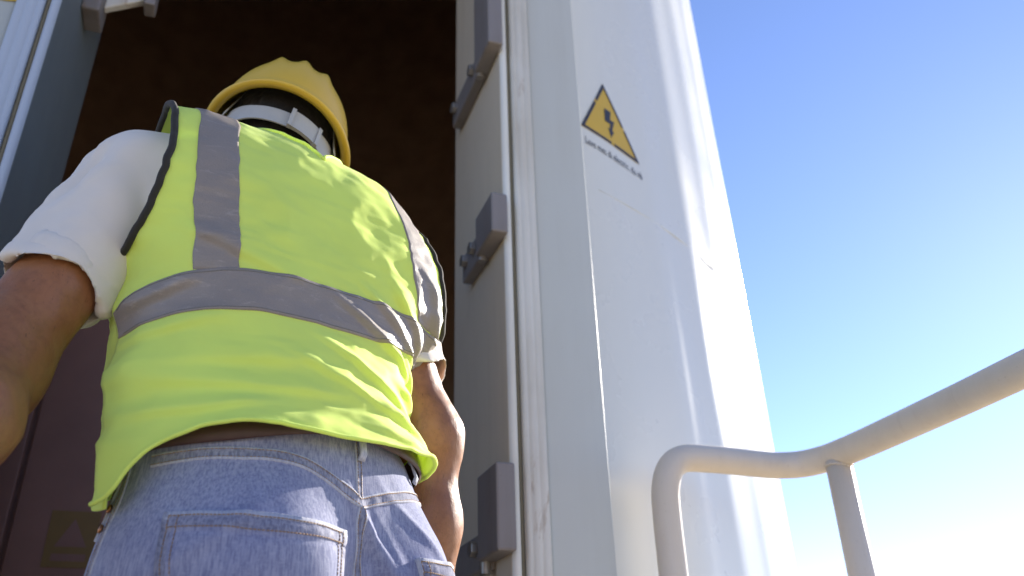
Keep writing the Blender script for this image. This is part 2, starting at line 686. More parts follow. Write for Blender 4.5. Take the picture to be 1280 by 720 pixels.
def ring_path(x0, x1, z0, z1, n=20):
    """closed outline, round top and bottom corners, counter-clockwise seen from outside"""
    r = (x1 - x0) / 2
    cx = (x0 + x1) / 2
    pts = []
    rb = 0.10
    for k in range(n + 1):
        a = pi * k / n
        pts.append((cx + r * cos(a), z1 - r + r * sin(a)))
    for k in range(7):
        a = pi + pi / 2 * k / 6
        pts.append((x0 + rb + rb * cos(a), z0 + rb + rb * sin(a)))
    for k in range(7):
        a = 1.5 * pi + pi / 2 * k / 6
        pts.append((x1 - rb + rb * cos(a), z0 + rb + rb * sin(a)))
    # extra points along straight sides so streak noise and shading stay smooth
    out = []
    for i in range(len(pts)):
        a, b = np.array(pts[i]), np.array(pts[(i + 1) % len(pts)])
        L = np.linalg.norm(b - a)
        m = max(1, int(L / .12))
        for k in range(m):
            out.append(a + (b - a) * k / m)
    return np.array(out)


def ring_sweep(name, profile, mat, parent, closed_profile=False, smooth=True, left=None):
    """profile: list of (outward offset from the clear opening, y)"""
    V, F = [], []
    base = ring_path(XL, XR, ZB, 3.0)
    n = len(base)
    for (o, y) in profile:
        nx = np.roll(base, -1, 0) - np.roll(base, 1, 0)
        nn = np.stack([nx[:, 1], -nx[:, 0]], 1)
        nn /= np.linalg.norm(nn, axis=1)[:, None]
        for p in base + nn * o:
            V.append((p[0] - TL[0], y - TL[1], p[1] - TL[2]))
    m = len(profile)
    for i in range(m if closed_profile else m - 1):
        i2 = (i + 1) % m
        for j in range(n):
            j2 = (j + 1) % n
            F.append((i * n + j, i * n + j2, i2 * n + j2, i2 * n + j))
    o = mesh_obj(name, V, F, mat, parent, smooth=smooth)
    bm = bmesh.new()
    bm.from_mesh(o.data)
    bmesh.ops.recalc_face_normals(bm, faces=bm.faces)
    bm.to_mesh(o.data)
    bm.free()
    if left is not None:  # left side takes the copy with shade and sky tint painted in
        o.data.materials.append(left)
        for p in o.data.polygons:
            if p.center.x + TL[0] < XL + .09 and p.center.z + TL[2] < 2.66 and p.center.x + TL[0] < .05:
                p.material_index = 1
    return o


frame = ring_sweep('door_frame', [(-.001, .345), (-.001, .012), (0.0, .006)], M['reveal'], tower, smooth=False, left=M['jamb_shaded'])
ring_sweep('inner_lip', [(-.001, .0055), (.0015, .0005), (.005, -.0015), (.011, -.0015), (.0135, .001), (.0135, .02)], M['lip'], frame, left=M['flange_sky'])
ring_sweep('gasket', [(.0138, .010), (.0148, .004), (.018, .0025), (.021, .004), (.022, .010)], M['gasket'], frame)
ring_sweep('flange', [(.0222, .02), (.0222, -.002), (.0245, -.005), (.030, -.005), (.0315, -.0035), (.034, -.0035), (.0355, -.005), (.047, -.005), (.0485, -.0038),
                      (.0505, -.0038), (.052, -.005), (.062, -.005), (.0645, -.003), (.0655, .014)], M['flange'], frame, left=M['flange_sky'])
ring_sweep('frame_plate', [(.0655, .012), (.069, .0085), (.074, .008), (.1825, .008), (.1843, .0088), (.185, .0105), (.185, .20)], M['plate'], frame, left=M['plate_shaded'])

# ---- catches on the jambs


def catch(name, side, z, hgt, depth, block_out=0.028, nb=2, zarm=None, arm_h=0.062):
    """lock block on the jamb's front corner and a strap running back along the reveal"""
    x = (XR - .001) if side > 0 else (XL + .001)
    sx = -side
    o = empty(name, (x - TL[0], 0 - TL[1], z - TL[2]))
    o.parent = tower
    X = lambda a, b: (min(sx * a, sx * b), max(sx * a, sx * b))
    bm = bmesh.new()
    x0, x1 = X(-.0005, block_out)
    box_bm(bm, x0, x1, -.020, .085, 0, hgt)
    bm_obj('lock_block', bm, M['catch'], o, bevel=.004)
    za = (0.0 if zarm is None else zarm)
    bm = bmesh.new()
    x0, x1 = X(.0005, .024)
    box_bm(bm, x0, x1, .086, depth, za, za + arm_h)
    bm_obj('strap', bm, M['catch'], o, bevel=.004)
    for k in range(nb):
        y = .12 + (depth - .15) * k / max(1, nb - 1)
        bm = bmesh.new()
        cyl_bm(bm, (sx * .024, y, za + arm_h * .62), (sx * .036, y, za + arm_h * .62), .014, 6)
        bm_obj('bolt', bm, M['bolt'], o, bevel=.001, seg=1)
    bm = bmesh.new()
    cyl_bm(bm, (sx * .018, .088, za - .008), (sx * .018, .088, za + arm_h + .010), .010, 12)
    bm_obj('pin', bm, M['bolt'], o, bevel=.0015, seg=1)
    return o


catch('door_catch', 1, 2.078, 0.36, .29, block_out=.033)
catch('door_catch', 1, 1.602, 0.088, .205, block_out=.033)
catch('door_catch', 1, 1.016, 0.142, .29, block_out=.033, zarm=-.012)
# the left jamb carries the matching keeper: a block half way back with a folded plate reaching into the opening
kp = empty('door_keeper', (XL + .001 - TL[0], .16 - TL[1], 2.062 - TL[2]))
kp.parent = tower
bm = bmesh.new()
box_bm(bm, 0, .034, -.035, .035, 0, .34)
bm_obj('keeper_block', bm, M['catch'], kp, bevel=.004)
bm = bmesh.new()
vs = box_bm(bm, .0345, .105, -.006, .012, .035, .36)
for v in vs:
    if v.co.x > .09 and v.co.z < .1:
        v.co.z += .045
bm_obj('keeper_plate', bm, M['flange'], kp, bevel=.003)
bm = bmesh.new()
box_bm(bm, .106, .128, -.02, .02, .06, .34)
bm_obj('keeper_lip', bm, M['catch'], kp, bevel=.003)

# ---- stickers and signs


def poly_on_tower(name, pts, off, mat, parent, sub=7):
    """flat print wrapped on the tower's skin: pts are (arc, z) triangles/quads split finely"""
    bm = bmesh.new()
    vs = [bm.verts.new((p[0], p[1], 0)) for p in pts]
    f = bm.faces.new(vs)
    bmesh.ops.triangulate(bm, faces=[f])
    for _ in range(3):
        bmesh.ops.subdivide_edges(bm, edges=[e for e in bm.edges if e.calc_length() > .02], cuts=1, use_grid_fill=True)
    bmesh.ops.triangulate(bm, faces=bm.faces)
    loc = np.array(parent.location)
    for v in bm.verts:
        v.co = Vector(tpt(v.co.x, v.co.y, off) - loc)
    bmesh.ops.recalc_face_normals(bm, faces=bm.faces)
    me = bpy.data.meshes.new(name)
    bm.to_mesh(me)
    bm.free()
    me.materials.append(mat)
    o = bpy.data.objects.new(name, me)
    COL.objects.link(o)
    o.parent = parent
    # face away from the tower
    c = Vector((TC[0], TC[1], 0)) - Vector(loc)
    fl_ = [p for p in me.polygons if (p.center - Vector((c.x, c.y, p.center.z))).dot(p.normal) < 0]
    if len(fl_) > len(me.polygons) / 2:
        me.flip_normals()
    return o


A0, A1, AM, Z0, Z1 = 0.657, 0.862, 0.749, 1.983, 2.156
SG = tag(empty('warning_sign', tuple(tpt(AM, Z0, .002))), 'yellow electrical hazard triangle with a black bolt stuck on the white tower', 'sign')
OUT = [(A0, Z0), (A1, Z0 - .014), (AM, Z1)]
ctr = np.mean(np.array(OUT), 0)
poly_on_tower('sign_face', OUT, .0012, M['yellow'], SG)


def ln(a, b, t):
    return (np.array(a) + (np.array(b) - np.array(a)) * t)


INN = [tuple(ctr + (np.array(p) - ctr) * .875) for p in OUT]
# black border in three strokes, each with the small worn gap seen on the sticker
for i, gap in ((0, .52), (1, .42), (2, .40)):
    j = (i + 1) % 3
    for t0, t1 in ((0, gap - .025), (gap + .025, 1)):
        poly_on_tower('border', [tuple(ln(OUT[i], OUT[j], t0)), tuple(ln(OUT[i], OUT[j], t1)), tuple(ln(INN[i], INN[j], t1)), tuple(ln(INN[i], INN[j], t0))],
                      .0020, M['black'], SG)
bolt = [(-.006, .052), (.019, .052), (.013, .024), (.029, .024), (.016, -.010), (.024, -.010), (.010, -.034), (.002, -.006), (.009, -.006), (.012, .010), (-.008, .010)]
poly_on_tower('bolt_symbol', [(ctr[0] + x * .95 - .006, ctr[1] + z * .95 - .008) for x, z in bolt], .0020, M['black'], SG)


def text_mesh(body, size):
    cu = bpy.data.curves.new('lettering', 'FONT')
    cu.body = body
    cu.size = size
    cu.resolution_u = 2
    o = bpy.data.objects.new('lettering', cu)
    COL.objects.link(o)
    dg = bpy.context.evaluated_depsgraph_get()
    me = bpy.data.meshes.new_from_object(o.evaluated_get(dg))
    bpy.data.objects.remove(o)
    return me


me = text_mesh('Leve mes di electric. du vib', 0.0172)
xs = [v.co.x for v in me.vertices]
k = (A1 - A0 - .004) / (max(xs) - min(xs))
loc = np.array(SG.location)
for v in me.vertices:
    x = A0 + .010 + (v.co.x - min(xs)) * k
    z = Z0 - .046 - (x - A0) * .06 + v.co.y * 1.75
    v.co = Vector(tpt(x, z, .0016) - loc)
me.materials.append(M['black'])
o = bpy.data.objects.new('lettering', me)
COL.objects.link(o)
o.parent = SG

# sticker on the frame plate at the upper left, mostly above the picture
st = tag(empty('caution_sticker', (-.455, .0065, 1.938)), 'yellow round edged sticker high on the left side of the door frame', 'sticker')
bm = bmesh.new()
bmesh.ops.create_circle(bm, cap_ends=True, segments=40, radius=.05, matrix=Matrix.Translation((0, -.0005, .042)) @ Matrix.Rotation(pi / 2, 4, 'X'))
bm_obj('sticker_face', bm, M['yellow'], st)

# interior cabinet with a dull warning sign
cab = tag(empty('control_cabinet', (-.42, .95, 0)), 'dark brown control cabinet standing in the shadow inside the tower', 'cabinet')
bm = bmesh.new()
box_bm(bm, -.45, .45, 0, .45, 0.0, 1.9)
bm_obj('cabinet_body', bm, M['cabinet'], cab, bevel=.008)
for x0, x1 in ((-.43, -.005), (.005, .43)):
    bm = bmesh.new()
    box_bm(bm, x0, x1, -.02, -.001, .06, 1.86)
    d_ = bm_obj('cabinet_door', bm, M['cabinet'], cab, bevel=.004)
    bm = bmesh.new()
    box_bm(bm, x1 - .05 if x0 < 0 else x0 + .02, x1 - .02 if x0 < 0 else x0 + .05, -.04, -.021, .9, 1.05)
    bm_obj('handle', bm, M['gasket'], d_, bevel=.003)


cs = tag(empty('cabinet_sign', (-.283, .928, 1.185)), 'dull yellow square warning label on the dark cabinet inside the tower', 'sign')
bm = bmesh.new()
box_bm(bm, -.053, .053, -.001, .001, -.064, .064)
bm_obj('label_plate', bm, M['sign_dull'], cs, bevel=0)
for pts in ([(-.034, -.018), (.034, -.018), (0, .046)], [(-.036, -.05), (.036, -.05), (.036, -.034), (-.036, -.034)]):
    bm = bmesh.new()
    fv = [bm.verts.new((x, -.0022, z)) for x, z in pts]
    bm.faces.new(fv)
    bm_obj('print', bm, M['cabinet'], cs)

# ---- landing, stairs and guard rail
land = tag(empty('landing', (.1, -.55, 0)), 'galvanised steel landing and steps in front of the tower doorway', 'landing')
LX0, LX1, LY0, LY1 = -.85, .95, -.50, .52      # local extent
bm = bmesh.new()
box_bm(bm, LX0, LX1, LY0, LY0 + .04, -.16, 0)
box_bm(bm, LX0, LX1, LY1 - .04, LY1, -.16, 0)
box_bm(bm, LX0, LX0 + .04, LY0 + .041, LY1 - .041, -.16, 0)
box_bm(bm, LX1 - .04, LX1, LY0 + .041, LY1 - .041, -.16, 0)
bm_obj('landing_frame', bm, M['platform'], land)
bm = bmesh.new()
for i in range(56):
    x = LX0 + .06 + i * (LX1 - LX0 - .12) / 55
    box_bm(bm, x - .0025, x + .0025, LY0 + .041, LY1 - .041, -.035, -.002)
for i in range(20):
    y = LY0 + .07 + i * .046
    box_bm(bm, LX0 + .041, LX1 - .041, y - .003, y + .003, -.030, -.008)
tag(bm_obj('grating', bm, M['platform'], land), kind='stuff')
for x, y in ((LX0 + .05, LY0 + .06), (LX1 - .05, LY0 + .06), (LX0 + .05, LY1 - .1), (LX1 - .05, LY1 - .1)):
    bm = bmesh.new()
    box_bm(bm, x - .035, x + .035, y - .035, y + .035, GZ, -.161)
    bm_obj('leg', bm, M['platform'], land)
for k in range(9):
    bm = bmesh.new()
    y = LY0 - .005 - .25 * (k + 1)
    z = -.19 * (k + 1)
    if z - .04 < GZ:
        break
    box_bm(bm, LX0 + .06, LX1 - .06, y, y + .245, z - .035, z)
    bm_obj('tread', bm, M['platform'], land, bevel=.003)
for x in (LX0, LX1 - .05):
    bm = bmesh.new()
    vs = box_bm(bm, x, x + .05, LY0 - 2.36, LY0 - .005, -.25, 0)
    for v in vs:
        if v.co.y < LY0 - 1:
            v.co.z -= 1.63
    bm_obj('stringer', bm, M['platform'], land)

RH = 1.19
rail = tag(empty('guard_rail', (1.06, -.10, 0)), 'cream painted tubular guard rail with a bent end beside the tower door', 'guard rail')
RL = np.array([1.06, -.10, 0])
end_pts = [(.748, -.018, 0.0), (.748, -.018, .5), (.748, -.018, .95), (.748, -.018, 1.085), (.752, -.018, 1.135), (.767, -.018, 1.170), (.795, -.018, 1.188), (.84, -.018, RH + .001), (.90, -.017, RH + .001),
           (.96, -.016, RH), (1.0, -.018, RH), (1.035, -.036, RH), (1.055, -.075, RH), (1.06, -.12, RH), (1.06, -.2, RH), (1.05, -.40, RH), (1.035, -.62, RH), (1.03, -1.0, RH)]
pth = catmull(end_pts, 8)
tube('top_rail', pth - RL, .0245, M['rail'], rail, 28)
pth = [(1.03, -1.0, RH), (1.03, -1.08, RH - .02), (1.03, -1.2, RH - .10), (1.03, -2.6, RH - 1.15)]
tube('stair_rail', catmull(pth, 8) - RL, .0236, M['rail'], rail, 20)
for (x, y, z1) in ((1.059, -.105, RH - .012), (1.03, -1.0, RH - .012)):
    tube('post', np.array([(x, y, 0), (x, y, .4), (x, y, .8), (x, y, z1)]) - RL, .0230, M['rail'], rail, 24)
    bm = bmesh.new()
    bmesh.ops.create_cone(bm, cap_ends=True, segments=24, radius1=.05, radius2=.05, depth=.012, matrix=Matrix.Translation((x - RL[0], y - RL[1], .006)))
    bm_obj('foot_plate', bm, M['rail'], rail)
# weld bead where the post meets the rail
V, F = [], []
path = [(1.059 - RL[0] + .0236 * cos(a), -.105 - RL[1] + .0236 * sin(a), RH - .0265 + .007 * abs(cos(a)) + .0008 * sin(a * 17)) for a in np.linspace(0, 2 * pi, 121)]
tube('weld_bead', path, .0016 + .0004 * np.sin(np.linspace(0, 2 * pi, 121) * 26), M['rail'], rail, 8)
tube('mid_rail', np.array([(1.059, -.127, .62), (1.045, -.55, .62), (1.03, -.979, .62)]) - RL, .017, M['rail'], rail, 16)

# ================================================================== THE WORKER
ROOT = np.array([.08, -.34, 0.0])


def az(a):
    a = radians(a)
    return np.array([sin(a), cos(a), 0.0]), np.array([cos(a), -sin(a), 0.0])


FP, RP = az(-33)          # pelvis: forward, right
FC, RC = az(-25)          # chest
UP = np.array([0, 0, 1.0])
UC = UP + FC * .22
UC /= np.linalg.norm(UC)
FCt = FC - UC * (FC @ UC)
FCt /= np.linalg.norm(FCt)
AXP = np.stack([RP, FP, UP])
AXC = np.stack([RC, FCt, UC])
C0 = np.array([.080, -.340, .97])
CW = np.array([.043, -.325, 1.10])
C1 = np.array([.038, -.294, 1.244])
SHL = np.array([-.124, -.358, 1.368])
SHR = np.array([.194, -.232, 1.306])
NB = np.array([.043, -.280, 1.412])
ELL_ = np.array([-.217, -.417, 1.092])
WRL = np.array([-.198, -.585, .925])
ELR = np.array([.260, -.238, 1.118])
WRR = np.array([.282, -.205, .868])
HC = np.array([.030, -.185, 1.575])
FH, RH_ = az(-2)
UH = UP + FH * .10 + RH_ * .20
UH /= np.linalg.norm(UH)
FHt = FH - UH * (FH @ UH)
FHt /= np.linalg.norm(FHt)
RHt = np.cross(FHt, UH)
AXH = np.stack([RHt, FHt, UH])

torso = [
    Ell(C0, AXP, (.163, .112, .15), .05),
    Ell(CW, AXP, (.147, .104, .17), .06),
    Ell(C1, AXC, (.163, .115, .20), .06),
    Ell(C0 + RP * .076 - FP * .040 - UP * .075, AXP, (.092, .098, .108), .03),
    Ell(C0 - RP * .076 - FP * .040 - UP * .075, AXP, (.092, .098, .108), .03),
    Cone(C1 + UC * .10 - RC * .10, C1 + UC * .10 + RC * .10, .085, .085, .06),
    Cone(NB - UP * .02, SHL, .058, .055, .05),
    Cone(NB - UP * .02, SHR, .058, .055, .05),
    Ell(C1 - RC * .085 - FCt * .072 + UC * .055, AXC, (.075, .045, .095), .05),
    Ell(C1 + RC * .085 - FCt * .072 + UC * .055, AXC, (.075, .045, .095), .05),
]
upper_arms = [Cone(SHL, ELL_, .042, .046, .02), Cone(SHR, ELR, .052, .047, .03),
              Ell((SHL * .72 + ELL_ * .28), np.eye(3), (.040, .040, .07), .02), Ell((SHR * .72 + ELR * .28), np.eye(3), (.050, .050, .07), .03)]
HIPL, HIPR = C0 - RP * .088 - UP * .09, C0 + RP * .088 - UP * .09
KNL, KNR = HIPL + FP * .00 - UP * .40 - RP * .02, HIPR + FP * .10 - UP * .39 + RP * .01
ANL, ANR = KNL - FP * .05 - UP * (KNL[2] - .09), KNR + FP * .02 - UP * (KNR[2] - .09)
legs = [Cone(HIPL, KNL, .088, .060, .05), Cone(HIPR, KNR, .088, .060, .05), Cone(KNL, ANL, .058, .040, .03), Cone(KNR, ANR, .058, .040, .03),
        Ell(KNL * .7 + ANL * .3 - FP * .02, np.eye(3), (.055, .06, .11), .03), Ell(KNR * .7 + ANR * .3 - FP * .02, np.eye(3), (.055, .06, .11), .03)]


def hand(el, wr, fwd_dir, side):
    """palm, four bent fingers of unequal length and a thumb, hanging relaxed below the wrist"""
    d = (wr - el) / np.linalg.norm(wr - el)
    f = fwd_dir - d * (fwd_dir @ d)
    f /= np.linalg.norm(f)                 # towards the thumb side
    n = np.cross(d, f) * side              # palm side, facing the thigh
    out = [Cone(el, el * .55 + wr * .45, .046, .043, .03), Cone(el * .55 + wr * .45, wr, .043, .028, .03), Cone(wr - d * .02, wr + d * .015, .027, .027, .02)]
    ax = np.stack([f, n, d])
    out.append(Ell(wr + d * .055, ax, (.041, .016, .052), .02))
    for k, (o_, l) in enumerate(((.030, .072), (.010, .080), (-.011, .074), (-.031, .058))):
        p0 = wr + d * .092 + f * o_
        p1 = p0 + d * l * .42 + n * l * .14 + f * o_ * .10
        p2 = p1 + d * l * .30 + n * l * .22
        p3 = p2 + d * l * .18 + n * l * .26
        out += [Cone(p0 - d * .025, p1, .0098, .0092, .004), Cone(p1, p2, .0092, .0084, .004), Cone(p2, p3, .0084, .0074, .004)]
    t0 = wr + d * .022 + f * .028 + n * .006
    t1 = t0 + d * .035 + f * .022 + n * .014
    t2 = t1 + d * .033 + f * .004 + n * .010
    out += [Cone(t0, t1, .0145, .0115, .01), Cone(t1, t2, .0112, .0092, .004)]
    return out


head = [
    Cone(NB - UP * .03, HC - UP * .05 - FHt * .02, .060, .056, .03),
    Ell(HC + UH * .015, AXH, (.077, .096, .096), .02),
    Ell(HC - UH * .055 + FHt * .030, AXH, (.060, .068, .068), .03),
    Cone(HC - UH * .012 + FHt * .092, HC - UH * .045 + FHt * .112, .009, .013, .012),
    Ell(HC - UH * .080 + FHt * .088, AXH, (.024, .010, .009), .012),
    Ell(HC - UH * .115 + FHt * .078, AXH, (.024, .018, .016), .02),
    Ell(HC + UH * .010 + FHt * .090, AXH, (.048, .012, .010), .015),
    Ell(HC - UH * .030 + RHt * .078 - FHt * .004, AXH, (.010, .018, .031), .008),
    Ell(HC - UH * .030 - RHt * .078 - FHt * .004, AXH, (.010, .018, .031), .008),
]
elbow_bumps = [Ell(ELR + RC * .022 - FC * .016 - UP * .005, np.eye(3), (.020, .020, .026), .03), Ell(ELL_ + np.array([-.01, -.01, 0]), np.eye(3), (.046, .046, .05), .04)]
handsL = hand(ELL_, WRL, FC - UP * .3, -1)
handsR = hand(ELR, WRR, FC, 1)
feet = []
for an in (ANL, ANR):
    feet += [Cone(an + UP * .03, np.array([an[0], an[1], .055]), .045, .05, .03), Cone(np.array([an[0], an[1], .045]) - FP * .03, np.array([an[0], an[1], .045]) + FP * .13, .042, .038, .03),
             Ell(np.array([an[0], an[1], .04]) + FP * .15, AXP, (.046, .075, .036), .03)]

body_prims = torso + upper_arms + legs + head + elbow_bumps + handsL + handsR + feet


def sd_object(name, prims, lo, hi, h, mat, parent=None, kk=None, grow=0.0, post=None, cut=None, it=2, smooth=True):
    G, ax = sdf_grid(prims, np.array(lo, float), hi, h, kk)
    G = G - grow
    if cut is not None:
        P = np.stack(np.meshgrid(*ax, indexing='ij'), -1)
        G = cut(P, G)
    V, F = surface_nets(G, lo, h)
    V = relax(V, F, it)
    if post is not None:
        V = post(V, F, vnormals(V, F))
    return mesh_obj(name, V - ROOT, F, mat, parent)


def body_post(V, F, N):
    return V + N * (0.0012 * fbm(V, 40, 2))[:, None]


person = sd_object('person', body_prims, (-.34, -.75, -.01), (.50, .05, 1.74), .0046, M['skin'], post=body_post)
person.location = tuple(ROOT)
tag(person, 'worker seen from behind in yellow hard hat, lime reflective vest and faded jeans', 'person')
for s_ in (-1, 1):
    p = HC + UH * -.004 + FHt * .0885 + RHt * s_ * .031
    bm = bmesh.new()
    bmesh.ops.create_uvsphere(bm, u_segments=16, v_segments=10, radius=.0115, matrix=Matrix.Translation(Vector(p - ROOT)))
    bm_obj('eye', bm, M['eye'], person, smooth=True)

# ---- hair: close cropped, a thin shell over the skull
hair_pr = [Ell(HC + UH * .020 - FHt * .006, AXH, (.0815, .099, .096), .02), Cone(HC - UH * .02 - FHt * .055, HC - UH * .070 - FHt * .048, .050, .042, .03)]


def hair_cut(P, G):
    q = (P - HC) @ AXH.T
    # hairline: down to the nape behind, above the ears at the sides, brow in front
    lim = np.where(q[..., 1] < -.02, -.085, .005 + .35 * np.maximum(q[..., 1], 0))
    return np.maximum(G, (lim - q[..., 2]) * .7)


def hair_post(V, F, N):
    return V + N * (0.0018 * fbm(V, 160, 2))[:, None]


sd_object('hair', hair_pr, tuple(HC - .16), tuple(HC + .17), .005, M['hair'], person, cut=hair_cut, post=hair_post)

# ---- boots
boot_pr = feet + [Cone(ANL + UP * .12, ANL, .055, .05, .03), Cone(ANR + UP * .12, ANR, .055, .05, .03)]


def boot_cut(P, G):
    return np.maximum(G, np.maximum(.003 - P[..., 2], P[..., 2] - .20))


for an in (ANL, ANR):
    pr = [q for q in boot_pr if np.linalg.norm((q.bounds()[0] + q.bounds()[1])[:2] / 2 - an[:2]) < .17]
    pr = [q for q in pr if (abs((q.bounds()[0] + q.bounds()[1])[:2] / 2 - an[:2]) < .2).all()]
    sd_object('boot', pr, (an[0] - .3, an[1] - .25, -.01), (an[0] + .2, an[1] + .32, .26), .006, M['boot'], person, grow=.006, cut=boot_cut)

# ---- jeans
jeans_pr = torso[:2] + torso[3:5] + [Cone(HIPL, KNL, .094, .070, .05), Cone(HIPR, KNR, .094, .070, .05), Cone(KNL, ANL - UP * .0, .068, .066, .03), Cone(KNR, ANR, .068, .066, .03)]
JG = .009


def waist_z(P):
    q = (P - C0)
    return 1.026 - .10 * (q @ FP) + .022 * sstep(-.16, -.01, q @ RP)       # jeans dip slightly in front


def jeans_cut(P, G):
    return np.maximum(G, np.maximum(P[..., 2] - waist_z(P), .075 - P[..., 2]))


def denim_disp(V):
    """broad folds: across the seat, under the buttocks, pulls from the crotch, stacked at the ankle"""
    q = V - C0
    s = q @ RP
    z = V[:, 2]
    d = .0022 * fbm(V * np.array([1, 1, .6]), 14, 3)
    # diagonal drag lines from the centre seam
    for (s0, z0, sl, w, a) in ((.015, .945, -1.5, .006, .0055), (.030, .915, -1.9, .007, .006), (-.012, .90, 1.2, .009, -.004), (.052, .90, -2.4, .006, .005),
                               (-.10, .86, .5, .010, .004), (.085, .955, -.9, .006, .0035), (-.145, .93, .9, .007, .003)):
        t = ((z - z0) - sl * (s - s0)) / sqrt(1 + sl * sl)
        l = ((s - s0) + sl * (z - z0)) / sqrt(1 + sl * sl)
        d += a * np.exp(-(t / w) ** 2) * np.exp(-(l / .055) ** 2) * (q @ FP < .02)
    low = sstep(.75, .45, z)
    d += low * .006 * fbm(V * np.array([1, 1, 2.2]), 9, 2)
    d += sstep(.22, .10, z) * .007 * np.sin(z * 180 + 3 * vnoise(V, 8))
    return d


def jeans_post(V, F, N):
    m = (V[:, 2] < waist_z(V) - .006)
    return V + N * (denim_disp(V) * m)[:, None]


jeans = sd_object('jeans', jeans_pr, (-.22, -.62, .05), (.38, -.02, 1.09), .0046, M['denim'], person, grow=JG, cut=jeans_cut, post=jeans_post)


def jeans_pt(s, z, off=0.0):
    """point on the back of the jeans at lateral angle s (radians from centre back, + right) and height z"""
    s, z = np.broadcast_arrays(np.asarray(s, float), np.asarray(z, float))
    O = np.zeros(s.shape + (3,)) + C0
    O[..., 2] = z
    D = np.sin(s)[..., None] * RP - np.cos(s)[..., None] * FP
    t = np.full(s.shape, .35)
    for _ in range(40):
        P = O + D * t[..., None]
        t = t - .8 * (sdf(jeans_pr, P) - JG)
    P = O + D * t[..., None]
    e = 1e-4
    g = np.stack([sdf(jeans_pr, P + np.eye(3)[k] * e) - sdf(jeans_pr, P - np.eye(3)[k] * e) for k in range(3)], -1)
    g /= np.linalg.norm(g, axis=-1)[..., None]
    dd = denim_disp(P.reshape(-1, 3)).reshape(s.shape)
    return P + g * (dd + off)[..., None], g


def strip(name, cs, cz, w, mat, parent, lift=.0018, n=None, thread=True, pucker=.0006, mats=True):
    """a felled seam following a polyline on the jeans: raised band with a row of stitching along both edges"""
    c = catmull(np.stack([cs, cz], 1), 14) if len(cs) > 2 else np.linspace((cs[0], cz[0]), (cs[1], cz[1]), 24)
    t = np.gradient(c, axis=0)
    sc = np.array([.15, 1.0])
    tm = t * sc
    nrm = np.stack([-tm[:, 1], tm[:, 0]], 1)
    nrm /= np.linalg.norm(nrm, axis=1)[:, None]
    prof = [(-.5, -.001), (-.5, lift * .8), (-.36, lift), (-.30, lift * .55), (0, lift * .9), (.30, lift * .55), (.36, lift), (.5, lift * .8), (.5, -.001)]
    V, F, fm = [], [], []
    L = np.concatenate([[0], np.cumsum(np.linalg.norm(np.diff(c * sc, axis=0), axis=1))])
    rows = []
    for (u, h) in prof:
        q = c + nrm * u * w / sc
        pk = pucker * np.sin(L * 900 + 2 * np.sin(L * 310)) * (abs(u) < .34)
        P, g = jeans_pt(q[:, 0], q[:, 1], 0.0)
        rows.append(P + g * (h + pk)[:, None])
    R_ = np.array(rows)
    n1, n2 = R_.shape[:2]
    V = list((R_ - ROOT).reshape(-1, 3))
    F = grid_faces(n1, n2)
    fm = [(1 if 2 <= (i // (n2 - 1)) <= 5 else 0) for i in range(len(F))]
    # stitches: short capsules of thread
    if thread:
        for u in (-.33, .33):
            q = c + nrm * u * w / sc
            P, g = jeans_pt(q[:, 0], q[:, 1], lift * .95)
            ln_ = np.concatenate([[0], np.cumsum(np.linalg.norm(np.diff(P, axis=0), axis=1))])
            k = 0.0
            while k + .0026 < ln_[-1]:
                pp = [np.array([np.interp(x, ln_, P[:, i]) for i in range(3)]) for x in (k, k + .0013, k + .0026)]
                v_, f_ = tube_geo(pp, .00042, 5)
                o_ = len(V)
                V += list(np.array(v_) - ROOT)
                F += [tuple(o_ + a for a in ff) for ff in f_]
                fm += [2] * len(f_)
                k += .0036
    return mesh_obj(name, V, F, None, parent, mats=[M['denim_edge'], M['denim_pucker'], M['thread']], fmat=fm)


# yoke: dips to the centre back
strip('yoke_seam', [-1.45, -1.0, -.5, 0.0], [1.002, 1.008, 1.004, .975], .0125, None, jeans)
strip('yoke_seam', [0.0, .45, .9, 1.45], [.975, .992, 1.004, 1.012], .0125, None, jeans)
strip('centre_seam', [0.0, 0.0], [1.040, .980], .010, None, jeans)
strip('seat_seam', [0.0, 0.005, 0.01, .02], [.970, .92, .87, .83], .011, None, jeans)
for s_ in (-1.62, 1.62):
    strip('side_seam', [s_, s_, s_], [1.03, .93, .83], .008, None, jeans, lift=.0012)


